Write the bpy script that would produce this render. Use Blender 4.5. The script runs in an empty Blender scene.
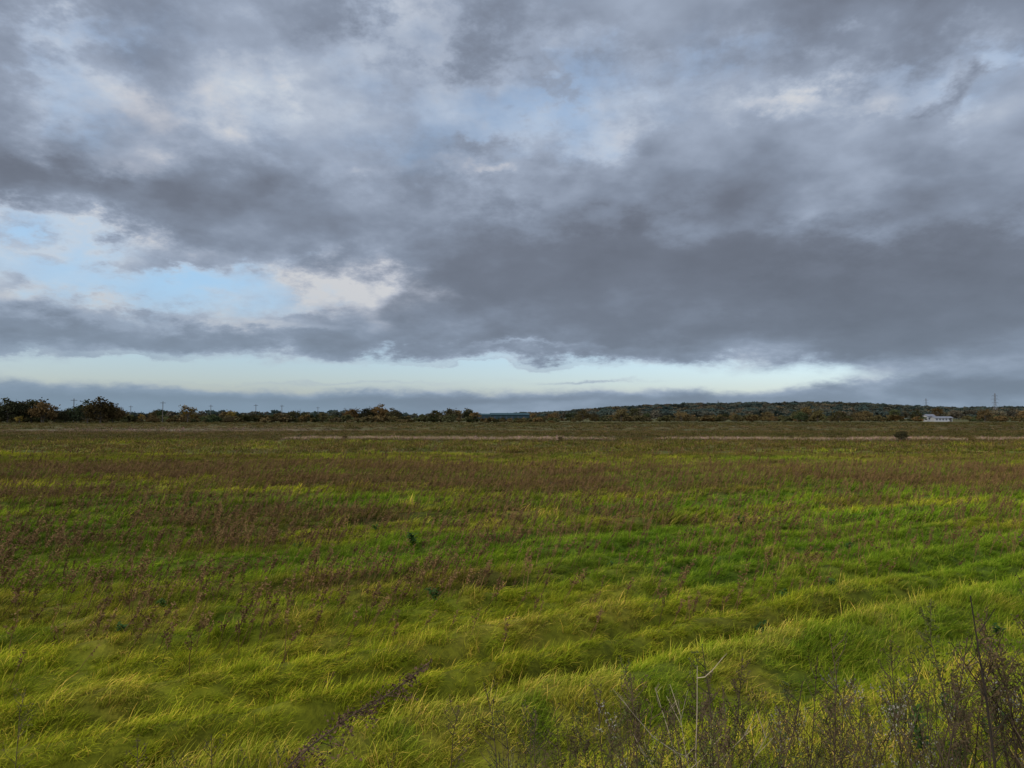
import bpy, math, random
import numpy as np
from mathutils import Vector
random.seed(7); rng=np.random.default_rng(11)
S=bpy.context.scene; COL=S.collection
F=710.0; HZ=417.0; CAMZ=2.4

# ------------------------------------------------------------ helpers
class NT:
    def __init__(s,nt): s.nt=nt; s.N=nt.nodes; s.L=nt.links
    def put(s,sock,v):
        if isinstance(v,bpy.types.NodeSocket): s.L.new(v,sock)
        elif v is not None: sock.default_value=v
    def m(s,op,a,b=None,c=None,clamp=False):
        n=s.N.new('ShaderNodeMath'); n.operation=op; n.use_clamp=clamp
        for i,v in enumerate((a,b,c)):
            if v is not None: s.put(n.inputs[i],v)
        return n.outputs[0]
    def v(s,op,a,b=None,out=0):
        n=s.N.new('ShaderNodeVectorMath'); n.operation=op
        s.put(n.inputs[0],a)
        if b is not None: s.put(n.inputs[1],b)
        return n.outputs[out]
    def comb(s,x,y,z):
        n=s.N.new('ShaderNodeCombineXYZ')
        for i,v in enumerate((x,y,z)): s.put(n.inputs[i],v)
        return n.outputs[0]
    def sep(s,a):
        n=s.N.new('ShaderNodeSeparateXYZ'); s.put(n.inputs[0],a); return n.outputs
    def noise(s,vec,scale,detail=4,rough=.5,dist=0.0,out=0):
        n=s.N.new('ShaderNodeTexNoise')
        if vec is not None: s.L.new(vec,n.inputs['Vector'])
        n.inputs['Scale'].default_value=scale; n.inputs['Detail'].default_value=detail
        n.inputs['Roughness'].default_value=rough; n.inputs['Distortion'].default_value=dist
        return n.outputs[out]
    def mix(s,f,a,b,bt='MIX'):
        n=s.N.new('ShaderNodeMix'); n.data_type='RGBA'; n.blend_type=bt
        s.put(n.inputs[0],f)
        for k,v in ((6,a),(7,b)):
            if isinstance(v,tuple) and len(v)==3: v=(*v,1)
            s.put(n.inputs[k],v)
        return n.outputs[2]
    def ramp(s,f,stops,interp='LINEAR'):
        n=s.N.new('ShaderNodeValToRGB'); r=n.color_ramp; r.interpolation=interp
        while len(r.elements)<len(stops): r.elements.new(.5)
        for e,(p,c) in zip(r.elements,stops):
            e.position=p; e.color=(*c,1) if isinstance(c,tuple) else (c,c,c,1)
        s.put(n.inputs[0],f); return n.outputs[0]
    def sst(s,x,a,b):
        n=s.N.new('ShaderNodeMapRange'); n.interpolation_type='SMOOTHSTEP'
        s.put(n.inputs[0],x); n.inputs[1].default_value=a; n.inputs[2].default_value=b
        return n.outputs[0]

def mat(name):
    m=bpy.data.materials.new(name); m.use_nodes=True; m.node_tree.nodes.clear()
    return m,NT(m.node_tree)
def finish(t,color,rough=.8,transl=0.0,bump=None,spec=.3):
    p=t.N.new('ShaderNodeBsdfPrincipled'); o=t.N.new('ShaderNodeOutputMaterial')
    if isinstance(color,tuple): color=(*color,1)
    t.put(p.inputs['Base Color'],color); t.put(p.inputs['Roughness'],rough)
    p.inputs['Specular IOR Level'].default_value=spec
    if bump is not None:
        b=t.N.new('ShaderNodeBump'); b.inputs['Strength'].default_value=bump[1]; b.inputs['Distance'].default_value=bump[2]
        t.L.new(bump[0],b.inputs['Height']); t.L.new(b.outputs[0],p.inputs['Normal'])
    sh=p.outputs[0]
    if transl>0:
        tr=t.N.new('ShaderNodeBsdfTranslucent'); t.put(tr.inputs[0],color)
        mx=t.N.new('ShaderNodeMixShader'); mx.inputs[0].default_value=transl
        t.L.new(sh,mx.inputs[1]); t.L.new(tr.outputs[0],mx.inputs[2]); sh=mx.outputs[0]
    t.L.new(sh,o.inputs[0])
def finish_diffuse(t,color,transl=0.0):
    o=t.N.new('ShaderNodeOutputMaterial'); df=t.N.new('ShaderNodeBsdfDiffuse'); t.put(df.inputs[0],color); sh=df.outputs[0]
    if transl>0:
        tr=t.N.new('ShaderNodeBsdfTranslucent'); t.put(tr.inputs[0],color)
        mx=t.N.new('ShaderNodeMixShader'); mx.inputs[0].default_value=transl
        t.L.new(sh,mx.inputs[1]); t.L.new(tr.outputs[0],mx.inputs[2]); sh=mx.outputs[0]
    t.L.new(sh,o.inputs[0])

def mesh(name,V,Fc,mats=(),mi=None,attrs=None):
    me=bpy.data.meshes.new(name)
    V=np.asarray(V,dtype=np.float32)
    me.from_pydata(V.tolist(),[],[list(f) for f in Fc]) if not isinstance(Fc,np.ndarray) else quick(me,V,Fc)
    for m in mats: me.materials.append(m)
    if mi is not None: me.polygons.foreach_set('material_index',mi)
    if attrs:
        for k,a in attrs.items():
            at=me.attributes.new(k,'FLOAT','POINT'); at.data.foreach_set('value',np.asarray(a,dtype=np.float32))
    me.update(); return me
def quick(me,V,Fc):
    n=len(V); k=Fc.shape[1]; f=len(Fc)
    me.vertices.add(n); me.vertices.foreach_set('co',V.ravel())
    me.loops.add(f*k); me.loops.foreach_set('vertex_index',Fc.ravel().astype(np.int32))
    me.polygons.add(f); me.polygons.foreach_set('loop_start',np.arange(f,dtype=np.int32)*k)
    me.update(calc_edges=True)
def link(o): COL.objects.link(o); return o
def top(o,label,cat,group=None):
    o["label"]=label; o["category"]=cat
    if group: o["group"]=group
    return o

class MB:
    def __init__(s): s.V=[];s.F=[];s.M=[]
    def tube(s,pts,rad,sides=5,mi=0):
        pts=[Vector(p) for p in pts]; b=len(s.V)
        for i,p in enumerate(pts):
            d=(pts[min(i+1,len(pts)-1)]-pts[max(i-1,0)]).normalized()
            a=d.cross(Vector((0,0,1)) if abs(d.z)<.9 else Vector((1,0,0))).normalized(); c=d.cross(a)
            r=rad[i] if isinstance(rad,(list,tuple)) else rad
            for k in range(sides):
                q=2*math.pi*k/sides+math.pi/4; s.V.append(tuple(p+(a*math.cos(q)+c*math.sin(q))*r))
        for i in range(len(pts)-1):
            for k in range(sides):
                s.F.append((b+i*sides+k,b+i*sides+(k+1)%sides,b+(i+1)*sides+(k+1)%sides,b+(i+1)*sides+k)); s.M.append(mi)
        s.F.append(tuple(b+k for k in range(sides))[::-1]); s.M.append(mi)
        s.F.append(tuple(b+(len(pts)-1)*sides+k for k in range(sides))); s.M.append(mi)
    def quad(s,c,u,v,mi=0):
        b=len(s.V); c=Vector(c)
        for q in (c-u-v*.3,c+u*.2-v,c+u+v*.3,c-u*.2+v): s.V.append(tuple(q))
        s.F.append((b,b+1,b+2,b+3)); s.M.append(mi)
    def leaf(s,c,size,mi=0,asp=.6):
        d=Vector((random.gauss(0,1),random.gauss(0,1),random.gauss(0,1))).normalized()
        e=d.orthogonal().normalized(); s.quad(c,d*size,e*size*asp,mi)
    def blade(s,a,b,w,mi=0,droop=0.0):
        a=Vector(a);b=Vector(b);d=b-a; side=d.cross(Vector((0,0,1)))
        side=(side.normalized() if side.length>1e-6 else Vector((1,0,0)))*w
        m=(a+b)*.5+Vector((0,0,droop)); k=len(s.V)
        for q in (a-side*.3,a+side*.3,m+side,m-side,b): s.V.append(tuple(q))
        s.F.append((k,k+1,k+2,k+3)); s.M.append(mi); s.F.append((k+3,k+2,k+4)); s.M.append(mi)
    def box(s,lo,hi,mi=0):
        b=len(s.V); x0,y0,z0=lo;x1,y1,z1=hi
        s.V+= [(x0,y0,z0),(x1,y0,z0),(x1,y1,z0),(x0,y1,z0),(x0,y0,z1),(x1,y0,z1),(x1,y1,z1),(x0,y1,z1)]
        for f in ((0,3,2,1),(4,5,6,7),(0,1,5,4),(1,2,6,5),(2,3,7,6),(3,0,4,7)):
            s.F.append(tuple(b+i for i in f)); s.M.append(mi)
    def mesh(s,name,mats): return mesh(name,s.V,s.F,mats,s.M)

# ------------------------------------------------------------ numpy noise + terrain
ph=rng.uniform(0,6.28,40); dr=rng.uniform(0,6.28,40)
PT=rng.random((8,256,256))
def vn(x,y,sd=0):
    xi=np.floor(x).astype(int); yi=np.floor(y).astype(int); fx=x-xi; fy=y-yi
    fx=fx*fx*(3-2*fx); fy=fy*fy*(3-2*fy); T=PT[sd%8]
    a=T[xi&255,yi&255];b=T[(xi+1)&255,yi&255];c=T[xi&255,(yi+1)&255];d=T[(xi+1)&255,(yi+1)&255]
    return (a*(1-fx)+b*fx)*(1-fy)+(c*(1-fx)+d*fx)*fy
def fbm(x,y,f,o=4,sd=0,g=.55):
    r=0;w=0;a=1.
    for i in range(o):
        r=r+a*vn(x*f+17.3*i+91,y*f+31.7*i+47,sd+i); w+=a; a*=g; f*=2.03
    return r/w
def wob(x,y,k0,n,sd):
    r=0
    for i in range(n):
        j=(i+sd)%40; k=k0*(1.0+.55*i); r=r+np.sin(k*(x*np.cos(dr[j])+y*np.sin(dr[j]))+ph[j])/(1+.5*i)
    return r/ (n**.6)
def ss(x,a,b):
    t=np.clip((x-a)/(b-a),0,1); return t*t*(3-2*t)
def sc(x,y): return -.5*x+.866*y, .866*x+.5*y
FUR=[(5.75,.30,1.8),(6.6,.14,.5),(7.45,.18,.7),(8.15,.14,.45),(8.9,.22,1.0),(10.1,.16,.5),(11.0,.16,.5),(11.9,.28,1.0),(13.1,.2,.5),(14.2,.25,.6),(15.6,.3,.8),(17.,.25,.5),(18.3,.35,.7),(21.,.4,.8),(24.5,.5,.6)]
def rows(x,y):
    s,t=sc(x,y); s2=s+.12*np.sin(t*.23+1)+.06*np.sin(t*.61)+.22*(fbm(s,t,.35,3,2)-.5)
    r=.22*np.sin(s2*2*np.pi/1.15)+.34*(fbm(s*1.0,t*.25,1.1,3,5)-.5)*2
    for c,w,a in FUR: r=r-1.25*a*np.exp(-((s2-c)/w)**2)*(.55+.9*fbm(s,t*.5,.3,2,4))+.5*a*np.exp(-((s2-c+w*2.5)/(w*1.6))**2)
    return r
def height(x,y):
    s,t=sc(x,y); d=np.hypot(x,y)
    nf=np.exp(-(d/45)**2)
    h=.18*np.clip(rows(x,y),-1.9,1.1)*nf*ss(s,2.5,5)
    h=h+.20*(fbm(x,y,1.5,4,1)-.5)*nf+.10*wob(x,y,.22,4,9)*np.exp(-(d/90)**2)*ss(d,6,20)
    h=h+.78*(1-ss(s,1.3,4.6))*np.exp(-(np.maximum(d-60,0)/60)**2)
    return h
def brown_f(x,y):
    d=y; base=np.interp(d,[4,8,12,20,30,45,60,75],[.0,.14,.34,.50,.60,.66,.70,.74])
    n=fbm(x*.30,y,.20,4,3); n2=fbm(x*.45,y,.7,4,6)
    return np.clip(ss(n*.5+n2*.5+(base-.5)*.72,.37,.62),0,1)
def fcol(x,y):
    s,t=sc(x,y)
    A=lambda *c: np.array(c)[None,:]
    def mixc(a,b,f): f=np.clip(f,0,1)[:,None]; return a*(1-f)+b*f
    n1=fbm(s,t*.25,.5,4,0); n2=fbm(x,y,1.5,3,1)
    c=mixc(A(.215,.238,.014),A(.115,.160,.011),ss(n1,.40,.62)); c=mixc(c,A(.240,.222,.026),ss(n2,.52,.72)*.75)
    r=rows(x,y)*np.exp(-(y/55)**2); c=c*(1+.32*np.clip(r,-2.1,.8))[:,None]  # furrow shade and ridge-top highlights painted into the field colour
    l=fbm(x*.4,y,.30,4,7); lush=ss(l,.50,.60)*ss(y,8,12)*(1-ss(y,30,48)); c=mixc(c,A(.088,.170,.010),lush*.75)
    b=brown_f(x,y)*(1-.65*lush); n3=fbm(x,y,.6,4,2)
    br=mixc(A(.092,.066,.020),A(.078,.078,.016),ss(n3,.38,.60)); c=mixc(c,br,b*.88)
    yy=y+.06*x; nb=fbm(x*.2,y,.09,4,4)
    fb=mixc(A(.082,.064,.022),A(.064,.060,.018),ss(nb,.42,.60)); c=mixc(c,fb,ss(yy,60,80))
    e=np.hypot((x+58)/38,(y+nb*14-136)/22); c=mixc(c,A(.118,.092,.050),1-ss(e,.6,1.1))
    c=mixc(c,A(.064,.057,.018),ss(y,215,250)); return c

GM,t=mat('field_soil_and_thatch')
g=t.N.new('ShaderNodeNewGeometry'); P_=g.outputs['Position']; at_=t.N.new('ShaderNodeAttribute'); at_.attribute_name='fcol'
d=t.v('LENGTH',P_,out=1); x_,y_,z_=t.sep(P_)[:]
fine=t.noise(P_,9,4,.7); st_=t.noise(t.comb(t.m('MULTIPLY',x_,.25),y_,0.0),.8,5,.7)
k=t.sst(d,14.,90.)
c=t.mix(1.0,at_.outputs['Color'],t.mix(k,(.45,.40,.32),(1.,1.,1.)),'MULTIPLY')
c=t.mix(1.0,c,t.ramp(fine,[(.3,.6),(.7,1.35)]),'MULTIPLY')
c=t.mix(1.0,c,t.ramp(st_,[(.3,.6),(.7,1.4)]),'MULTIPLY')
finish(t,c,.95,bump=(fine,.6,.05),spec=.1)

def grass_mat(name,mult=(1,1,1),straw=False):
    m,t=mat(name)
    ia=t.N.new('ShaderNodeAttribute'); ia.attribute_type='INSTANCER'; ia.attribute_name='i_col'
    c=(.25,.205,.095,1) if straw else ia.outputs['Color']
    a=t.N.new('ShaderNodeAttribute'); a.attribute_name='tint'
    b=t.N.new('ShaderNodeAttribute'); b.attribute_name='along'
    oi=t.N.new('ShaderNodeObjectInfo')
    c=t.mix(1.0,c,(*mult,),'MULTIPLY')
    c=t.mix(t.sst(a.outputs['Fac'],.80,.93),c,t.mix(1.0,c,(1.65,1.12,2.6),'MULTIPLY'))
    c=t.mix(1.0,c,t.ramp(a.outputs['Fac'],[(0,.6),(1,1.3)]),'MULTIPLY')
    c=t.mix(1.0,c,t.ramp(oi.outputs['Random'],[(0,(.70,.78,.78)),(1,(1.28,1.17,1.15))]),'MULTIPLY')
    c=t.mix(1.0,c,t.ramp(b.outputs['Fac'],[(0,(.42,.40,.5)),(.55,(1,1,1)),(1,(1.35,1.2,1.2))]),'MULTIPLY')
    finish_diffuse(t,c,.3); return m
GRASS=grass_mat('grass_blades',(1.2,1.22,1.0)); STRAW=grass_mat('straw_blades',straw=True)

nx,ny=560,430
u=np.linspace(-1,1,nx); X=1.8*np.sinh(np.arcsinh(7500/1.8)*u)
v=np.linspace(-np.arcsinh(300/4.),np.arcsinh(9000/4.),ny); Y=6+4*np.sinh(v)
XX,YY=np.meshgrid(X,Y); ZZ=height(XX,YY)
V=np.stack([XX.ravel(),YY.ravel(),ZZ.ravel()],1)
I=np.arange(nx*ny).reshape(ny,nx)
Fc=np.stack([I[:-1,:-1],I[:-1,1:],I[1:,1:],I[1:,:-1]],-1).reshape(-1,4)
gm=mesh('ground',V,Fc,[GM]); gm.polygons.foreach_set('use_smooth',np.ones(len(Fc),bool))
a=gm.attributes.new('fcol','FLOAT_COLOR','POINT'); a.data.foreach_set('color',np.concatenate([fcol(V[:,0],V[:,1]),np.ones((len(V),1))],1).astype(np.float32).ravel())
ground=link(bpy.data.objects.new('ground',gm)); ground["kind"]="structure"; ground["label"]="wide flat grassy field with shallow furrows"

# ------------------------------------------------------------ scatter tool
def scatter(name,pts,rot,scl,idx,sources,label,cat,kind="stuff",col_=None):
    me=bpy.data.meshes.new(name); n=len(pts)
    me.vertices.add(n); me.vertices.foreach_set('co',np.asarray(pts,dtype=np.float32).ravel())
    a=me.attributes.new('i_rot','FLOAT_VECTOR','POINT'); a.data.foreach_set('vector',np.asarray(rot,dtype=np.float32).ravel())
    a=me.attributes.new('i_scl','FLOAT_VECTOR','POINT'); a.data.foreach_set('vector',np.asarray(scl,dtype=np.float32).ravel())
    a=me.attributes.new('i_idx','INT','POINT'); a.data.foreach_set('value',np.asarray(idx,dtype=np.int32))
    if col_ is not None:
        a=me.attributes.new('i_col','FLOAT_VECTOR','POINT'); a.data.foreach_set('vector',np.asarray(col_,dtype=np.float32).ravel())
    o=link(bpy.data.objects.new(name,me))
    col=bpy.data.collections.new(name+'_source')
    for i,s in enumerate(sources):
        col.objects.link(bpy.data.objects.new(f'{name}_piece_{i:02d}',s))
    ng=bpy.data.node_groups.new(name+'_scatter','GeometryNodeTree')
    ng.interface.new_socket('Geometry',in_out='INPUT',socket_type='NodeSocketGeometry')
    ng.interface.new_socket('Geometry',in_out='OUTPUT',socket_type='NodeSocketGeometry')
    N=ng.nodes;L=ng.links
    gi=N.new('NodeGroupInput');go=N.new('NodeGroupOutput')
    ci=N.new('GeometryNodeCollectionInfo'); ci.inputs['Collection'].default_value=col
    ci.inputs['Separate Children'].default_value=True; ci.inputs['Reset Children'].default_value=True
    ip=N.new('GeometryNodeInstanceOnPoints'); ip.inputs['Pick Instance'].default_value=True
    def na(nm,ty):
        q=N.new('GeometryNodeInputNamedAttribute'); q.data_type=ty; q.inputs['Name'].default_value=nm; return q.outputs[0]
    er=N.new('FunctionNodeEulerToRotation')
    L.new(gi.outputs[0],ip.inputs['Points']); L.new(ci.outputs[0],ip.inputs['Instance'])
    L.new(na('i_idx','INT'),ip.inputs['Instance Index']); L.new(na('i_rot','FLOAT_VECTOR'),er.inputs[0])
    L.new(er.outputs[0],ip.inputs['Rotation']); L.new(na('i_scl','FLOAT_VECTOR'),ip.inputs['Scale'])
    L.new(ip.outputs[0],go.inputs[0])
    md=o.modifiers.new('scatter','NODES'); md.node_group=ng
    o["kind"]=kind; o["label"]=label; o["category"]=cat
    return o

# ------------------------------------------------------------ grass tufts
def tuft(name,n,L0,L1,w,rad,mt,lean=.75,spread=.8,seg=4):
    base_r=rad*np.sqrt(rng.random(n)); ba=rng.uniform(0,6.28,n)
    bx=base_r*np.cos(ba);by=base_r*np.sin(ba)
    dirz=rng.normal(0,spread,n); L=rng.uniform(L0,L1,n)
    th0=rng.uniform(.1,.6,n)*lean; th1=th0+rng.uniform(.5,1.4,n)*lean+.15
    tint=rng.random(n); tw=rng.uniform(-.9,.9,n)
    P=np.stack([bx,by,np.full(n,-.03)],1)
    rings=[]
    for k in range(seg+1):
        f=k/seg; th=th0+(th1-th0)*f**1.1
        D=np.stack([np.sin(th)*np.cos(dirz),np.sin(th)*np.sin(dirz),np.cos(th)],1)
        if k>0: P=P+D*(L/seg)[:,None]
        sa=dirz+np.pi/2+tw
        Sd=np.stack([np.cos(sa),np.sin(sa),0*sa],1)*(w*(1-.9*f**1.6)*.5)
        rings.append((P-Sd,P+Sd)); 
    VV=np.stack([r for ab in rings for r in ab],1)
    K=2*(seg+1); idx=np.arange(n)[:,None,None]*K
    q=np.array([[2*k,2*k+1,2*k+3,2*k+2] for k in range(seg)])[None]
    Fc=(idx+q).reshape(-1,4)
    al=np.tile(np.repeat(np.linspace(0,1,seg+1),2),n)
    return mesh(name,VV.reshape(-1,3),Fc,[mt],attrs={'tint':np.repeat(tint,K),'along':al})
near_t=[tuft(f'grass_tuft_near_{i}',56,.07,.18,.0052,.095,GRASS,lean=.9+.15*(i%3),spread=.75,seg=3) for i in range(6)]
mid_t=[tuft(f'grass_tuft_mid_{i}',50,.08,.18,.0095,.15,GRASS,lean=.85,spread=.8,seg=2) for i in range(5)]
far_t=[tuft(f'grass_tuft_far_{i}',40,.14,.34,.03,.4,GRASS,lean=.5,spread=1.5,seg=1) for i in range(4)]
straw_t=[tuft(f'straw_tuft_{i}',36,.3,.6,.03,.35,STRAW,lean=.4,spread=1.5,seg=1) for i in range(3)]

def wedge(n,y0,y1,kx=.78,pad=1.0):
    y=np.sqrt(rng.uniform(y0*y0,y1*y1,n)); x=rng.uniform(-1,1,n)*(kx*y+pad); return x,y
def place(name,n,y0,y1,src,sc0,label,zs=1.0,keep=None,flow=True,sxy=1.0):
    x,y=wedge(n,y0,y1)
    if keep is not None:
        m=keep(x,y); x,y=x[m],y[m]
    n=len(x); z=height(x,y)
    r=rows(x,y); b=fbm(x,y,1.6,3,3)-.5
    fl=.25*wob(x,y,.5,4,21)+1.8*(fbm(x,y,.9,3,6)-.5)-.10
    rz=fl+rng.normal(0,.36,n) if flow else rng.uniform(0,6.28,n)
    s=sc0*rng.uniform(.65,1.3,n)
    hz=s*zs*np.clip(.95+.42*r*np.exp(-(y/45)**2)+1.9*b,.22,2.1)
    rot=np.stack([rng.normal(0,.16,n),rng.normal(0,.16,n),rz],1)
    scl=np.stack([s*sxy,s*sxy,hz],1)
    return scatter(name,np.stack([x,y,z],1),rot,scl,rng.integers(0,len(src),n),src,label,'grass',col_=fcol(x,y))
place('meadow_grass',21500,2.2,16,near_t,1.0,'wind-combed yellow-green grass covering the field')
place('rough_grass',23500,16,46,mid_t,1.6,'rough yellow-green grass mixed with brown weeds')
place('stubble_grass',13000,46,120,far_t,1.6,'sparse brown-green grass on the open field',zs=.6,flow=False)
place('distant_grass',8000,120,300,far_t,3.2,'low dull brown-green field growth',zs=.35,flow=False)
def strip(x,y):
    yy=y+.06*x+1.5*wob(x,y,.08,3,5); return (x>-24)&(np.abs(yy-75)<1.8)&(fbm(x,y,.15,3,1)>.37)
place('pale_dry_grass',60000,66,86,straw_t,1.0,'pale straw-coloured dry grass strip across the field',zs=.5,keep=strip,flow=False)

# ------------------------------------------------------------ weeds
def simple(name,col,col2=None,rough=.8,transl=0.0,scale=6):
    m,t=mat(name); oi=t.N.new('ShaderNodeObjectInfo'); tc=t.N.new('ShaderNodeTexCoord')
    n=t.noise(tc.outputs['Object'],scale,2,.6)
    f=t.m('ADD',t.m('MULTIPLY',n,.8),t.m('MULTIPLY',t.m('SUBTRACT',oi.outputs['Random'],.5),.5))
    c=t.mix(t.sst(f,.25,.6),col,col2 or tuple(min(1,q*1.6) for q in col))
    finish(t,c,rough,transl,spec=.15); return m
DOCK=simple('dock_seed_rust',(.082,.042,.015),(.155,.085,.029),transl=.1)
STEM=simple('dry_stem_brown',(.035,.023,.012),(.07,.046,.024))
DARK=simple('dark_bare_stem',(.016,.012,.008),(.03,.02,.014))
PALE=simple('bleached_twig',(.19,.145,.085),(.29,.225,.14))
MUG=simple('withered_leaf_brown',(.038,.025,.011),(.09,.060,.026),transl=.15)
MUGG=simple('withered_leaf_green',(.035,.042,.009),(.075,.080,.016),transl=.2)
FLUFF=simple('seed_fluff_pale',(.16,.14,.10),(.30,.27,.22),transl=.2)
WGREEN=simple('dark_weed_leaf',(.022,.050,.006),(.040,.085,.010),transl=.2)
RED=simple('dark_dock_seed',(.055,.028,.016),(.125,.068,.036),transl=.1)

def stalk(seed,h,seedmat,lean=.12,w=.004,leafn=40,lsz=.012,branches=2):
    random.seed(seed); b=MB(); a=random.uniform(-.4,.4); 
    def run(p0,p1,r,n):
        mid=(Vector(p0)+Vector(p1))*.5+Vector((random.uniform(-.02,.02),random.uniform(-.02,.02),.01))
        b.tube([p0,mid,p1],[r,r*.75,r*.4],3,0)
        for i in range(n):
            f=random.uniform(.25,1); q=Vector(p0).lerp(Vector(p1),f)+Vector([random.gauss(0,.012) for _ in range(3)])
            b.leaf(q,random.uniform(.5,1.2)*lsz,1,.7)
    tip=Vector((lean*h*math.cos(a),lean*h*math.sin(a),h)); half=tip*.45
    b.tube([(0,0,-.05),half],[w,w*.8],3,0); run(half,tip,w*.8,leafn)
    for i in range(branches):
        s=tip*random.uniform(.4,.7); q=random.uniform(0,6.28); l=h*random.uniform(.15,.3)
        run(s,s+Vector((math.cos(q)*l*.4,math.sin(q)*l*.4,l)),w*.6,leafn//3)
    return b.mesh('dock_stalk_mesh',[DOCK,seedmat])
docks=[stalk(i,random.uniform(.38,.52),DOCK,lean=.2+.06*i,w=.0046,leafn=30,lsz=.013,branches=i%3) for i in range(6)]
docks_far=[stalk(20+i,.40,DOCK,lean=.2,w=.012,leafn=18,lsz=.028,branches=1) for i in range(4)]
def weed_density(x,y): return .14+.86*ss(brown_f(x,y)*.5+1.2*(fbm(x*.6,y,.5,4,2)-.33),.10,.60)
x,y=wedge(9000,6.3,17,.75,0); s,_=sc(x,y)
m=(rng.random(len(x))<weed_density(x,y)*ss(y,3,11))&(s>6.3); x,y=x[m],y[m]
o_=np.argsort(y); x,y=x[o_],y[o_]; z=height(x,y); NI=295
for i in range(min(NI,len(x))):
    o=bpy.data.objects.new('dock_stalk',docks[i%6]); link(o)
    o.location=(x[i],y[i],z[i]); o.rotation_euler=(random.gauss(0,.1),random.gauss(.12,.12),random.gauss(0,.5)); k=random.uniform(.6,1.15); o.scale=(k,k,k)
    top(o,'thin rusty-brown dry dock stalk standing in the grass','plant','dry dock stalks in the field')
xr,yr=x[NI:],y[NI:]
x2,y2=wedge(16000,17,34); m=rng.random(len(x2))<weed_density(x2,y2); x2,y2=x2[m],y2[m]
x3=np.concatenate([xr,x2]); y3=np.concatenate([yr,y2])
def weeds(name,x,y,src,k,label,zs=1.):
    n=len(x); s=k*rng.uniform(.6,1.15,n)
    scatter(name,np.stack([x,y,height(x,y)],1),np.stack([rng.normal(0,.1,n),rng.normal(.12,.1,n),rng.normal(0,.6,n)],1),
        np.stack([s,s,s*zs],1),rng.integers(0,len(src),n),src,label,'weeds')
weeds('dry_weed_stalks',x3,y3,docks,1.0,'many thin rusty-brown dry weed stalks')
x2,y2=wedge(12500,34,100); m=(rng.random(len(x2))<weed_density(x2,y2))&(y2+.06*x2<76); 
weeds('far_weed_stalks',x2[m],y2[m],docks_far,1.0,'brown dry weeds spread over the open field',.8)

def leafy(seed,h=.3,n=26):
    random.seed(seed); b=MB()
    for j in range(3):
        q=random.uniform(0,6.28); tip=(.08*math.cos(q),.08*math.sin(q),h*random.uniform(.6,1)); b.tube([(0,0,-.03),tip],[.006,.003],3,0)
        for i in range(n//3):
            f=random.uniform(.1,1); p=Vector(tip)*f; a=random.uniform(0,6.28); l=random.uniform(.05,.12)
            b.blade(p,p+Vector((math.cos(a)*l,math.sin(a)*l,random.uniform(-.02,.07))),random.uniform(.012,.024),0,.02)
    return b.mesh('leafy_weed_mesh',[WGREEN])
leafs=[leafy(100+i,.22,42) for i in range(4)]
def at(px,py,zg=0.0):
    d=(CAMZ-zg)*F/(py-HZ); return (px-512)/F*d,d
LF=[(762,616,1.4),(640,648,1.1),(415,545,1.4),(436,606,.9),(300,548,.9),(845,548,.9),(610,575,.7),(740,530,1.2),(545,690,.6)]
random.seed(21)
for i in range(16): LF.append((random.uniform(0,1024),random.uniform(505,660),random.uniform(.5,.9)))
for i in range(12): LF.append((random.uniform(880,1060),random.uniform(690,800),random.uniform(.4,.65)))
for i,(px,py,k) in enumerate(LF):
    X_,Y_=at(px,py,.5 if i>24 else 0); kz=k*(.75 if i<25 else 1); o=link(bpy.data.objects.new('leafy_weed',leafs[i%4])); o.location=(X_,Y_,float(height(X_,Y_))+.03); o.rotation_euler=(0,0,i*1.3); o.scale=(k,k,kz)
    top(o,'dark green leafy weed growing in the yellow grass','plant','leafy weeds in the grass')

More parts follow.
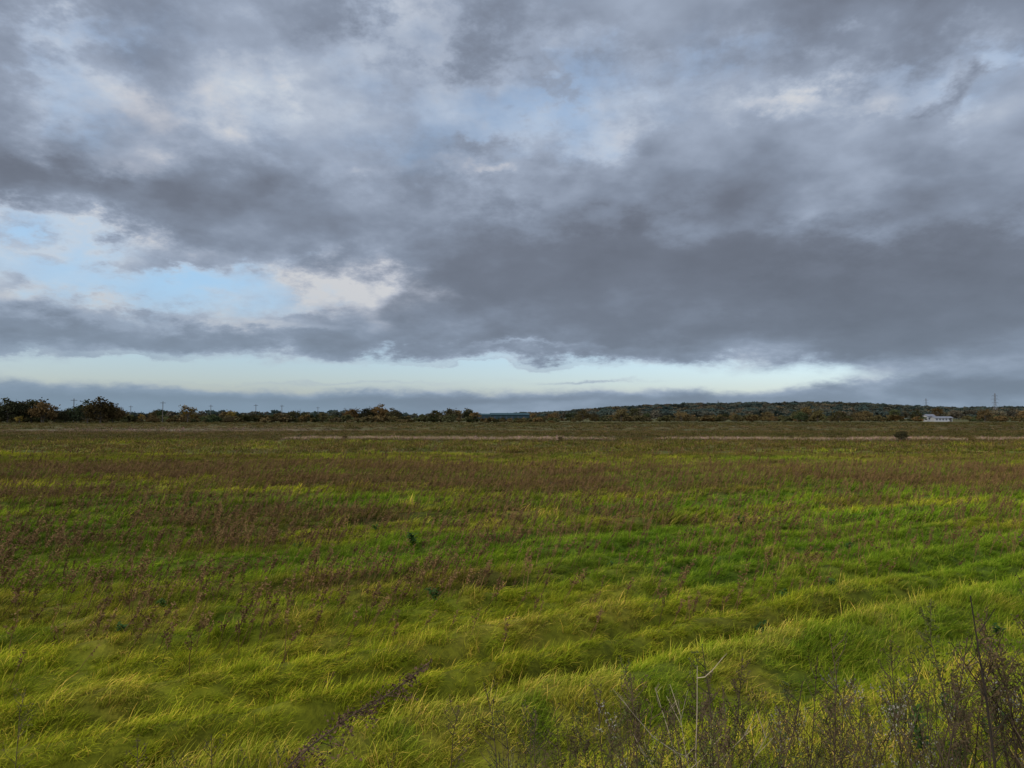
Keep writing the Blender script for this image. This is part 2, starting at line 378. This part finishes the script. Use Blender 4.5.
def deadplant(seed,h,kind,hm=None):
    random.seed(seed); a=MB(); b=MB()
    lean=random.uniform(-.12,.25); mainpts=[]
    for k in range(6):
        f=k/5; mainpts.append(Vector((lean*h*f*f+random.uniform(-.01,.01),random.uniform(-.015,.015),h*f)))
    mainpts[0].z=-.08
    r=.0036 if kind!='pale' else .0032
    a.tube(mainpts,[r*(1-.6*k/5) for k in range(6)],5)
    def head(p0,p1,n,sz,sp):
        for i in range(n):
            f=random.random(); q=p0.lerp(p1,f)+Vector([random.gauss(0,sp) for _ in range(3)])
            b.leaf(q,random.uniform(.4,1.3)*sz,0,.55)
    nb={'mug':16,'pale':6,'fine':14}[kind]
    for i in range(nb):
        f=random.uniform(.25 if kind!='pale' else .10,.95); j=min(int(f*5),4); p=mainpts[j].lerp(mainpts[j+1],f*5-j)
        q=random.uniform(0,6.28); l=h*(1-f*.7)*random.uniform(.25,.5)*(1.45 if kind=='pale' else .8); sp_=.95 if kind=='pale' else .55
        e=p+Vector((math.cos(q)*l*sp_,math.sin(q)*l*sp_*(.6 if kind=='pale' else 1),l*.75)); m_=(p+e)*.5+Vector((math.cos(q),math.sin(q),-.4 if kind=='pale' else 0))*l*.10
        m1=p.lerp(m_,.5)+Vector((0,0,-.01 if kind=='pale' else 0))
        a.tube([p,m1,m_,e],[r*.6,r*.5,r*.45,r*.25],3)
        if kind=='mug': head(p.lerp(e,.35),e,20,.0075,.008)
        elif kind=='fine': head(p.lerp(e,.6),e,11,.006,.009)
        else:
            for _ in range(3):
                g_=random.uniform(.4,.9); s_=m_.lerp(e,g_); q2=q+random.uniform(-1.3,1.3); l2=l*.35
                a.tube([s_,s_+Vector((math.cos(q2)*l2*.6,math.sin(q2)*l2*.5,l2*.7))],[r*.35,r*.2],3)
    if kind=='mug': head(mainpts[3],mainpts[5],80,.0075,.010)
    elif kind=='fine': head(mainpts[4],mainpts[5],24,.006,.011)
    sm={'mug':STEM,'pale':PALE,'fine':STEM}[kind]
    A=a.mesh('dead_weed_stem',[sm]); B=b.mesh('dead_weed_seed_heads',[hm or MUG]) if b.V else None
    return A,B
def put_plant(name,AB,x,y,rz,tilt,k,label,group=None,cat='plant'):
    e=link(bpy.data.objects.new(name,None)); e.empty_display_size=.1
    e.location=(x,y,float(height(x,y))-.02); e.rotation_euler=(tilt[0],tilt[1],rz); e.scale=(k,k,k)
    for nm,me in (('stem',AB[0]),('seed_heads',AB[1])):
        if me is None: continue
        c=link(bpy.data.objects.new(nm,me)); c.parent=e
    return top(e,label,cat,group)
mugs=[deadplant(200+i,.95,'mug',MUGG if i in (4,) else MUG) for i in range(5)]; fines=[deadplant(220+i,.80,'fine',(FLUFF,MUG,MUGG,MUG)[i]) for i in range(4)]; pales=[deadplant(240+i,.75,'pale') for i in range(3)]
def xy(px,d): return (px-512)/F*d,d
LB='brown withered weed with dry seed heads on the verge'
random.seed(99)
for i in range(185):
    d=random.uniform(2.5,4.0); f=random.random()**.85; px=490+f*600
    x_,y_=xy(px,d); s_=-.5*x_+.866*y_
    if s_>3.3: continue
    AB=random.choice(mugs+fines+fines[1:]+fines[1:]); 
    want=np.interp(px,[500,620,760,850,950,1090],[722,702,686,674,660,630])+random.gauss(4,28)
    zt=CAMZ-(want-HZ)/F*d; k=(zt-float(height(x_,y_)))/(.95 if AB in mugs else .80)
    if k<.18: continue
    put_plant('withered_weed',AB,x_,y_,random.uniform(0,6.28),(random.gauss(0,.14),random.gauss(.05,.14)),min(k,1.2),LB,'withered weeds on the verge')
for px,d,k in ((1014,2.9,1.18),(1034,2.9,1.25),(1056,3.0,1.3)):
    x_,y_=xy(px,d); put_plant('withered_weed',mugs[(0,1,3)[int(px)%3]],x_,y_,px,(0,.0),k,'tall brown bushy withered weed on the verge','withered weeds on the verge')
x_,y_=xy(992,2.1); random.seed(3); a=MB(); zb=float(height(x_,y_)); tz=2.4-(594-417)/F*2.1-zb
pts=[Vector((0,0,-.05)),Vector((-.004,0,tz*.35)),Vector((-.035,.01,tz*.7)),Vector((-.075,.01,tz))]; a.tube(pts,[.0042,.0038,.0030,.0016],6)
for f in (.3,.45,.55,.62,.72,.8,.9):
    p=Vector((-.07*f*f,.005,tz*f)); a.tube([p,p+Vector((.05*random.choice((-1,1)),0,.07))],[.0016,.0007],4)
sm_=a.mesh('bare_stem_mesh',[DARK]); o=link(bpy.data.objects.new('bare_stem',sm_)); o.location=(x_,y_,zb); top(o,'tall thin dark bare stem rising among the weeds','plant')
for px,d,k,rz in ((692,2.6,1.02,0),(684,2.65,.88,2.4)):
    x_,y_=xy(px,d); put_plant('bleached_twig_weed',pales[int(px)%3],x_,y_,rz,(0,0),k,'bleached branching bare twigs of a dead weed','bleached dead weeds')
for px,d,k in ((160,3.6,.95),(145,3.6,.85),(245,3.5,.92),(440,3.2,.9),(230,3.5,.85),(268,3.5,.8),(20,4.0,.8),(255,3.4,.8),(400,3.3,.7),(170,3.5,.85),(222,3.6,.9)):
    x_,y_=xy(px,d); put_plant('withered_weed',(mugs if (px//5)%3==0 else fines[1:]+fines[1:2])[int(px)%4],x_,y_,px,(0,.15),k,'thin brown withered weed rising from the grass','withered weeds on the verge')
random.seed(5)
e=link(bpy.data.objects.new('leaning_dock_plant',None)); bx,by=-1.50,2.25; bz=float(height(bx,by)); e.location=(bx,by,bz)
a=MB();b=MB(); tip=Vector((-.245-bx,.10,1.60-bz)); 
def cur(f): return tip*f+Vector((-.02,0,.10*math.sin(f*3.1)+.012*math.sin(f*19)))
a.tube([Vector((0,0,-.05)),cur(.35),cur(.5),cur(.6),cur(.7),cur(.8),cur(.9),cur(1)],[.006,.005,.0045,.004,.0035,.003,.0025,.0015],5)
for j in range(40):
    f0=random.uniform(.42,1)**.85
    for i in range(int(15*(1.3-f0))+4):
        w_=.020*(1.3-f0)+.002
        b.leaf(cur(min(1,f0+random.gauss(0,.006)))+Vector([random.gauss(0,w_) for _ in range(3)]),random.uniform(.003,.0075),0,.6)
for j in range(48):
    f=random.uniform(.40,.97); p=cur(f); l=.21*(1.15-f)+.03; q=p+Vector((random.uniform(.2,1)*l,random.uniform(-.5,.5)*l,random.uniform(-.5,1.)*l))
    a.tube([p,q],[.0014,.0006],3)
    for i in range(int(10+90*l)): b.leaf(p.lerp(q,random.uniform(.3,1.05))+Vector([random.gauss(0,.008) for _ in range(3)]),random.uniform(.0025,.0065),0,.6)
for nm,mm,mt_ in (('stem',a,STEM),('seed_head',b,RED)):
    c_=link(bpy.data.objects.new(nm,mm.mesh(nm+'_mesh',[mt_]))); c_.parent=e
top(e,'dark reddish dock stem with dense seeds leaning over','plant')

# ------------------------------------------------------------ trees
BARK=simple('tree_bark',(.05,.04,.03))
def foliage(name,stops):
    m,t=mat(name); oi=t.N.new('ShaderNodeObjectInfo'); g=t.N.new('ShaderNodeNewGeometry')
    n=t.noise(g.outputs['Position'],.5,2,.6)
    c=t.ramp(oi.outputs['Random'],stops)
    c=t.mix(1.0,c,t.ramp(n,[(.3,.6),(.7,1.5)]),'MULTIPLY')
    finish_diffuse(t,c,.2); return m
LEAF=foliage('autumn_foliage',[(0,(.032,.040,.016)),(.25,(.055,.048,.020)),(.45,(.085,.058,.024)),(.6,(.040,.046,.018)),(.8,(.105,.064,.024)),(1,(.060,.048,.024))])
LEAFY=foliage('yellow_foliage',[(0,(.14,.10,.02)),(1,(.12,.07,.018))])
LEAFD=foliage('dark_foliage',[(0,(.022,.028,.014)),(.6,(.045,.036,.016)),(1,(.080,.048,.018))])
LEAFH=foliage('hill_foliage',[(0,(.036,.050,.040)),(.25,(.032,.045,.038)),(.45,(.060,.054,.036)),(.6,(.036,.050,.040)),(.75,(.085,.062,.038)),(.88,(.046,.053,.037)),(1,(.10,.074,.040))])  # bluish, dimmed base colours: distance haze painted into the leaves
def tree(seed,h,w,leafmat,cl=26,per=36,low=.12,sz=.3):
    random.seed(seed); a=MB(); b=MB()
    a.tube([(0,0,-.3),(random.uniform(-.1,.1),0,h*.3),(random.uniform(-.3,.3),random.uniform(-.3,.3),h*.7)],[h*.028,h*.02,h*.006],6)
    for i in range(cl):
        u_=random.random(); th=math.acos(1-1.6*u_); q=random.uniform(0,6.28); rr=random.uniform(.45,1)**.5*random.uniform(.8,1.05)
        c=Vector((math.sin(th)*math.cos(q)*w*.42*rr,math.sin(th)*math.sin(q)*w*.42*rr,h*(low+(1-low)*(.45+.42*math.cos(th)*rr))))
        a.tube([(0,0,max(.2,c.z*.5)),c],[h*.008,h*.002],3)
        cr=random.uniform(.06,.11)*(h+w)*.5
        for k in range(per):
            p=c+Vector((random.gauss(0,cr),random.gauss(0,cr),random.gauss(0,cr*.6)))
            if p.z<.1: p.z=random.uniform(.1,.6)
            b.leaf(p,random.uniform(.6,1.3)*sz,0,.8)
    return a.mesh('tree_trunk_mesh',[BARK]),b.mesh('tree_crown_mesh',[leafmat])
T_D=[tree(400+i,8,9.5,LEAFD,40,42,.0) for i in range(3)]
T_A=[tree(420+i,7,7+i,LEAF,30,36,.02) for i in range(5)]
T_Y=[tree(440+i,7,5,LEAFY,20,24,.12,.25) for i in range(2)]
T_T=[tree(450+i,9,6.5,LEAF,26,30,.12,.28) for i in range(2)]
def put_tree(AB,x,y,k,label,kz=None,name='tree',group='trees along the far field edge'):
    e=link(bpy.data.objects.new(name,None)); e.location=(x,y,float(height(x,y))); e.rotation_euler=(0,0,random.uniform(0,6.28)); e.scale=(k,k,kz or k)
    for nm,me in zip(('trunk','crown'),AB):
        c=link(bpy.data.objects.new(nm,me)); c.parent=e
    top(e,label,'tree',group)
random.seed(77)
def tp(px,d): return (px-512)/F*d
for px,d,k in ((-45,270,1.25),(-20,275,1.2),(-5,270,1.15),(8,268,1.25),(20,272,1.15),(32,275,1.3),(44,270,1.15),(55,280,.8),(66,276,.75),(77,278,.9),(88,272,1.15),(101,268,1.3),(113,274,1.0),(352,330,.85),(366,330,.95),(380,335,1.05),(393,330,.9),(450,340,.85),(470,340,.75)):
    put_tree(random.choice(T_D),tp(px,d),d,k*random.uniform(.95,1.05),'dark brown-green round tree at the far field edge')
for px,d,k in ((188,285,1.3),(232,330,.9),(142,300,.6),(868,380,.7),(20,262,.5),(330,320,.5),(615,370,.5)):
    put_tree(random.choice(T_Y),tp(px,d),d,k,'sparse yellow autumn tree at the far field edge')
for i in range(95):
    px=random.uniform(-60,1090); d=random.uniform(300,440)
    k=random.choice((.45,.6,.75,.95))*random.uniform(.9,1.1)
    if px<150: k*=1.2
    if 900<px<970 : d=random.uniform(400,470)
    if 475<px<560: k*=.65
    put_tree(random.choice(T_A+T_A+T_T),tp(px,d),d,k,'brown-green autumn tree at the far field edge')
bush=[tree(500+i,3,5,LEAF,14,30,.0,.3)[1] for i in range(4)]
n=520; px=rng.uniform(-90,1110,n); d=rng.uniform(285,330,n)+np.where(px>560,60,0); x=(px-512)/F*d
s=rng.uniform(.4,1.25,n)*np.where((px>480)&(px<560),.7,1)
m=~((px>924)&(px<960)&(d<390))
scatter('hedgerow',np.stack([x,d,height(x,d)],1)[m],np.stack([0*x,0*x,rng.uniform(0,6.28,n)],1)[m],np.stack([s*1.2,s*1.2,s],1)[m],rng.integers(0,4,n)[m],bush,'long rough autumn hedgerow along the far field edge','hedge')
n=1000; px=rng.uniform(-150,1200,n); d=rng.uniform(520,950,n); x=(px-512)/F*d; s=rng.uniform(.6,1.2,n)*np.where((px>400)&(px<570),.75,1)
hm=[tree(520+i,9,11,LEAFH,18,24,.0,.75)[1] for i in range(5)]
scatter('far_woodland',np.stack([x,d,0*x],1),np.stack([0*x,0*x,rng.uniform(0,6.28,n)],1),np.stack([s*1.1,s*1.1,s],1)*.85,rng.integers(0,5,n),hm,'distant belt of autumn woodland','woodland')
for px,py,k in ((901,441,.34),(300,439,.2),(345,440,.2),(790,440,.2),(560,441,.18)):
    X_,Y_=at(px,py); put_tree(T_D[0] if px>800 else T_A[px%5],X_,Y_,k*.42,'small dark scrub bush standing alone in the field',name='bush',group='small bushes in the field')

HM,t=mat('hill_slope'); g=t.N.new('ShaderNodeNewGeometry')
finish(t,t.mix(t.sst(t.noise(g.outputs['Position'],.01,4,.6),.4,.6),(.045,.052,.036),(.065,.065,.04)),.95)
prof_px=np.array([380,500,560,600,680,760,840,880,920,1024,1150,1400]); prof_h=np.array([0,1,6,13,22,25,24,21,15,15,16,10])
def hillz(x,y):
    px=512+F*x/1500.; h=np.interp(px,prof_px,prof_h)
    return h*np.exp(-((y-1500)/260)**2)*1.03-1.0+1.2*wob(x,y,.01,4,2)*ss(h,4,10)
hx=np.linspace(-500,2200,140); hy=np.linspace(950,2300,50); HX,HY=np.meshgrid(hx,hy)
V=np.stack([HX.ravel(),HY.ravel(),hillz(HX,HY).ravel()],1); I=np.arange(140*50).reshape(50,140)
Fc=np.stack([I[:-1,:-1],I[:-1,1:],I[1:,1:],I[1:,:-1]],-1).reshape(-1,4)
hill=link(bpy.data.objects.new('hill',mesh('hill',V,Fc,[HM]))); hill["kind"]="structure"; hill["label"]="low long wooded hill on the horizon"
n=5200; x=rng.uniform(-150,1500,n); y=rng.uniform(1050,1640,n); z=hillz(x,y); m=(z>.6)
s=rng.uniform(.6,1.5,n)
scatter('hill_woodland',np.stack([x,y,z-1],1)[m],np.stack([0*x,0*x,rng.uniform(0,6.28,n)],1)[m],np.stack([s*1.3,s*1.3,s],1)[m],rng.integers(0,5,n)[m],hm,'dense autumn woodland covering the low hill','woodland')

# ------------------------------------------------------------ built things
WHITE=simple('white_render_wall',(.24,.235,.225),(.30,.295,.285),scale=.6)
GREYR=simple('grey_sheet_roof',(.11,.11,.12),(.15,.15,.16),scale=.5)
GLASS,t=mat('dark_window_glass'); finish(t,(.03,.035,.045),.15)
TEAL=simple('teal_sheet_cladding',(.012,.024,.027),(.016,.032,.035),scale=.3)
TEALR=simple('teal_sheet_roof',(.018,.040,.045),(.022,.048,.054),scale=.3)
STEEL=simple('galvanised_steel',(.12,.125,.13),(.16,.165,.17))
WOOD=simple('weathered_pole_wood',(.05,.045,.04),(.08,.07,.06))
def child(e,nm,mb,mats):
    o=link(bpy.data.objects.new(nm,mb.mesh(nm+'_mesh',mats))); o.parent=e; return o
def shed(name,x,y,L,W,H,ridge,wm,rm,nw,label,cat,rz=0):
    e=link(bpy.data.objects.new(name,None)); e.location=(x,y,0); e.rotation_euler=(0,0,rz)
    b=MB(); b.box((-L/2,0,-.3),(L/2,W,H)); k=len(b.V)
    b.V+=[(-L/2,0,H),(-L/2,W,H),(-L/2,W/2,H+ridge-.05),(L/2,0,H),(L/2,W,H),(L/2,W/2,H+ridge-.05)]
    b.F+=[(k,k+1,k+2),(k+3,k+5,k+4)]; b.M+=[0,0]; child(e,'wall',b,[wm])
    b=MB(); o=.4; th=.15; k=0
    for sgn,(ya,yb) in ((0,(-o,W/2)),(1,(W+o,W/2))):
        za=H-ridge*o/(W/2)+.02; zb=H+ridge+.02; k=len(b.V)
        b.V+=[(-L/2-o,ya,za),(L/2+o,ya,za),(L/2+o,yb,zb),(-L/2-o,yb,zb),(-L/2-o,ya,za+th),(L/2+o,ya,za+th),(L/2+o,yb,zb+th),(-L/2-o,yb,zb+th)]
        for f in ((0,1,2,3),(4,7,6,5),(0,4,5,1),(1,5,6,2),(2,6,7,3),(3,7,4,0)): b.F.append(tuple(k+i for i in f)); b.M.append(0)
    child(e,'roof',b,[rm])
    for i in range(nw):
        xx=-L/2+(i+.7)*L/(nw+.6)
        b=MB(); b.box((xx-.4,-.05,H*.38),(xx+.4,.1,H*.78)); child(e,'window',b,[GLASS])
    b=MB(); xx=L/2-.9*L/(nw+.6)*.6; b.box((xx-.5,-.06,0),(xx+.5,.1,min(2.0,H-.1))); child(e,'door',b,[WOOD])
    return top(e,label,cat)
shed('white_building',tp(943,365),365,8.5,5,2.0,.5,WHITE,GREYR,5,'long low white building with grey roof beyond the field','building',rz=-.12)
shed('white_house',tp(934,371),374,4,4,2.9,.8,WHITE,GREYR,2,'small white block with grey roof beside the hedge','building')
shed('industrial_shed',tp(510,480),480,26,16,3.8,1.2,TEAL,TEALR,6,'long low teal sheet-metal industrial shed','building',rz=.05)
shed('industrial_shed',tp(485,500),500,12,12,3.6,1.0,TEAL,TEALR,3,'smaller teal sheet-metal shed beside trees','building')

def pylon(x,y,H,rz,label):
    b=MB(); r=.14
    def hw(z): return np.interp(z,[0,H*.6,H],[H*.085,H*.028,H*.012])
    lev=np.concatenate([np.linspace(0,H*.6,6),np.linspace(H*.6,H,6)[1:]])
    C=[[Vector((sx*hw(z),sy*hw(z),z)) for sx,sy in ((-1,-1),(1,-1),(1,1),(-1,1))] for z in lev]
    for i in range(len(lev)-1):
        for k in range(4):
            b.tube([C[i][k],C[i+1][k]],r*1.3,4); b.tube([C[i][k],C[i+1][(k+1)%4]],r*.7,4); b.tube([C[i][(k+1)%4],C[i+1][k]],r*.7,4)
            b.tube([C[i+1][k],C[i+1][(k+1)%4]],r*.7,4)
    for z,w in ((H*.62,.17),(H*.76,.21),(H*.90,.15)):
        for sgn in (-1,1):
            t_=Vector((sgn*H*w,0,z+.3))
            for yy in (-1,1):
                b.tube([Vector((sgn*hw(z),yy*hw(z),z)),t_],r,4); b.tube([Vector((sgn*hw(z),yy*hw(z),z+H*.035)),t_],r*.7,4)
            b.tube([t_,t_-Vector((0,0,2.2))],r*.8,4)
    o=link(bpy.data.objects.new('electricity_pylon',b.mesh('electricity_pylon_mesh',[STEEL]))); o.location=(x,y,0); o.rotation_euler=(0,0,rz)
    top(o,label,'pylon','electricity pylons')
pylon(tp(995,1250),1250,44,.3,'steel lattice electricity pylon above the woods')
pylon(tp(926,1900),1900,52,.3,'distant steel lattice electricity pylon above the woods')
pylon(tp(718,2100),2100,52,.3,'distant steel lattice electricity pylon above the woods')
pm=MB(); pm.tube([(0,0,-.5),(0,0,9.5)],[.17,.12],8)
ca=MB(); ca.box((-1.1,-.16,8.7),(1.1,-.02,8.86))
PM=pm.mesh('pole_shaft_mesh',[WOOD]); CA=ca.mesh('crossarm_mesh',[WOOD])
for px,d,k in ((42,285,1.0),(74,290,1.05),(163,300,.95),(256,340,.9),(282,330,.85),(318,360,.8),(131,320,.8),(345,360,.75),(211,330,.85)):
    e=link(bpy.data.objects.new('utility_pole',None)); e.location=(tp(px,d),d,0); e.rotation_euler=(0,0,.5); e.scale=(k,k,k)
    for nm,me in (('shaft',PM),('crossarm',CA)):
        c_=link(bpy.data.objects.new(nm,me)); c_.parent=e
    top(e,'dark wooden utility pole with a crossarm','utility pole','utility poles along the hedge')

# ------------------------------------------------------------ world
SUN_EL,SUN_AZ=27.,-120.
w=bpy.data.worlds.new("World"); S.world=w; w.use_nodes=True; w.node_tree.nodes.clear(); t=NT(w.node_tree)
try: w.cycles.sampling_method='NONE'
except Exception as ex: print(ex)
tc=t.N.new('ShaderNodeTexCoord'); D=t.v('NORMALIZE',tc.outputs['Generated'])
x,y,z=t.sep(D)[:]
az=t.m('ARCTAN2',x,y); el=t.m('ARCSINE',z)
zc=t.m('MAXIMUM',z,0.0)
inv=t.m('DIVIDE',1.0,t.m('ADD',zc,.45))
P=t.v('MULTIPLY',D,t.comb(inv,inv,t.m('MULTIPLY',inv,1.6)))
wn=t.sep(t.noise(P,5.0,6,.64,out=1))
waz=t.m('ADD',az,t.m('MULTIPLY',t.m('SUBTRACT',wn[0],.5),t.m('ADD',.08,t.m('MULTIPLY',zc,1.4))))
wel=t.m('ADD',el,t.m('MULTIPLY',t.m('SUBTRACT',wn[1],.5),t.m('ADD',.003,t.m('MULTIPLY',zc,.9))))
Q=t.comb(waz,wel,0.0)
# (centre, size, weight, power): where the cloud deck is thin (-) or thick (+) in azimuth / elevation
blobs=[(430,375,380,17,-.62,2),(770,383,110,8,-.42,1),(90,374,160,9,-.24,1),(535,346,60,3,-.26,1),
(90,268,140,36,-.42,2),(250,292,95,30,-.36,2),(165,270,32,17,.52,1),(55,250,28,8,.22,1),(5,280,20,12,.2,1),(215,258,26,8,.22,1),(290,312,30,7,.22,1),(100,305,30,6,.15,1),
(450,100,130,55,-.19,1),(560,85,100,50,-.15,1),(380,70,40,26,-.06,1),(470,120,30,14,.14,1),(545,70,26,12,.12,1),
(25,45,60,40,-.20,1),(240,110,40,60,-.10,1),(1010,60,40,40,-.12,1),(930,93,38,15,.18,1),(850,80,90,40,-.06,1),(130,110,80,50,-.06,1),
(640,283,285,62,.27,2),(950,300,190,66,.24,2),(150,334,200,10,.14,2),(30,175,80,30,.14,1),(300,215,140,22,.05,1),(820,25,200,30,.10,1),(370,10,90,26,.12,1),
(960,386,110,9,.3,1),(130,402,280,7,.16,1),(600,381,55,2.2,.40,1),(420,400,330,3.0,.20,1),(330,383,120,1.6,.20,1),(480,364,90,1.6,.18,1),(480,190,200,14,-.03,1),(130,358,110,2.2,.14,1)]
bright=[(385,298,60,24,.42,1),(345,278,40,16,.28,1),(150,95,85,46,.26,1),(60,130,40,20,.12,1),(885,78,50,24,.26,1),(795,92,44,20,.20,1),(430,163,60,15,.26,1),(600,104,60,22,.10,1),(500,60,110,30,.08,1),(240,325,60,10,.15,1),(1005,62,30,28,.20,1),(110,240,120,16,.24,1),(820,200,100,20,.08,1),(60,300,90,12,.16,1),(30,20,50,20,.14,1)]
def blobsum(B):
    G=None
    for px,py,wx,wy,wt,pw in B:
        u_=(px-512)/F; v_=(HZ-py)/F; a_=math.atan(u_); e_=math.atan(v_/math.hypot(1,u_))
        ca_=math.cos(a_); g_=t.v('MULTIPLY',t.v('SUBTRACT',Q,(a_,e_,0)),(F/(wx*ca_*ca_),F/(wy*ca_*math.cos(e_)**2),0))
        q=t.v('DOT_PRODUCT',g_,g_,out=1)
        if pw==2: q=t.m('MULTIPLY',q,q)
        ex=t.m('MULTIPLY',t.m('EXPONENT',t.m('MULTIPLY',q,-.7)),wt)
        G=ex if G is None else t.m('ADD',G,ex)
    return G
G=blobsum(blobs); BR=blobsum(bright)
N1=t.noise(P,3.4,7,.52,0.0); N1b=t.noise(t.v('ADD',P,(-.055,-.01,.06)),3.4,5,.52,0.0)
calm=t.m('SUBTRACT',1.0,t.m('MULTIPLY',t.sst(G,.10,.24),.40))
namp=t.m('ADD',.40,t.m('MULTIPLY',zc,.90))
Dn=t.m('ADD',t.m('ADD',.51,G),t.m('MULTIPLY',t.m('MULTIPLY',t.m('SUBTRACT',N1,.5),namp),calm))
rel=t.m('MULTIPLY',t.m('SUBTRACT',N1,N1b),calm)
brm=t.m('MULTIPLY',BR,t.m('ADD',.4,t.m('MULTIPLY',t.sst(N1,.38,.6),1.0)))
thick=t.m('SUBTRACT',t.m('SUBTRACT',Dn,t.m('MULTIPLY',rel,1.35)),brm)
cc=t.ramp(thick,[(.0,(.62,.67,.73)),(.17,(.48,.54,.64)),(.34,(.34,.40,.51)),(.54,(.228,.270,.352)),(.75,(.158,.180,.232)),(1.,(.118,.132,.168))])
cc=t.mix(t.m('MULTIPLY',t.sst(brm,.04,.30),.6),cc,t.mix(1.0,cc,(1.12,1.0,.91),'MULTIPLY'))
hz=t.m('EXPONENT',t.m('MULTIPLY',t.m('MAXIMUM',el,0.0),-10.))
left=t.m('SUBTRACT',1.0,t.sst(az,-.40,.0))
cc=t.mix(t.m('MULTIPLY',hz,t.m('ADD',.62,t.m('MULTIPLY',left,.35))),cc,(.22,.31,.40))
cover=t.sst(Dn,-.10,.46)
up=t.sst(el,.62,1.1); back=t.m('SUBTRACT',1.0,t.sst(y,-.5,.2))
gain=t.m('ADD',1.0,t.m('MULTIPLY',t.m('MAXIMUM',up,back),3.1))  # clouds overhead and behind the camera brightened, added light for the ground
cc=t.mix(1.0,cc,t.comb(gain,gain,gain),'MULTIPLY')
sky=t.N.new('ShaderNodeTexSky'); sky.sky_type='NISHITA'; sky.sun_disc=False; sky.sun_elevation=math.radians(SUN_EL); sky.sun_rotation=math.radians(SUN_AZ)
tint=t.mix(t.sst(el,.0,.30),(1.15,1.24,1.55),(1.80,2.03,2.1))
sc_=t.mix(1.0,sky.outputs[0],tint,'MULTIPLY')
b1=t.N.new('ShaderNodeBackground'); b1.inputs[1].default_value=.10; t.L.new(sc_,b1.inputs[0])
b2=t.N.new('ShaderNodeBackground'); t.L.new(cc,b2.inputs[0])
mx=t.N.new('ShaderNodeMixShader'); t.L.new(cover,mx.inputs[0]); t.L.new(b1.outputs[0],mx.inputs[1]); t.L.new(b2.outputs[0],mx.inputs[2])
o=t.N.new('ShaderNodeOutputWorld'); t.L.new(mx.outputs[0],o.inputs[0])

sl=bpy.data.lights.new('sun','SUN'); sl.energy=3.1; sl.angle=math.radians(10); sl.color=(1,.94,.84)
so=link(bpy.data.objects.new('sun',sl))
e_,a_=math.radians(SUN_EL),math.radians(SUN_AZ)
sd=Vector((math.sin(a_)*math.cos(e_),math.cos(a_)*math.cos(e_),math.sin(e_)))
so.rotation_euler=(-sd).to_track_quat('-Z','Y').to_euler()

cam=bpy.data.cameras.new('camera'); co=link(bpy.data.objects.new('camera',cam)); S.camera=co
cam.sensor_width=36; cam.lens=F/1024*36; cam.clip_end=30000; cam.clip_start=.05
co.location=(0,0,CAMZ); co.rotation_euler=(math.radians(90)+math.atan((HZ-384)/F),0,0)
S.view_settings.view_transform='Standard'; S.view_settings.look='None'; S.view_settings.exposure=0
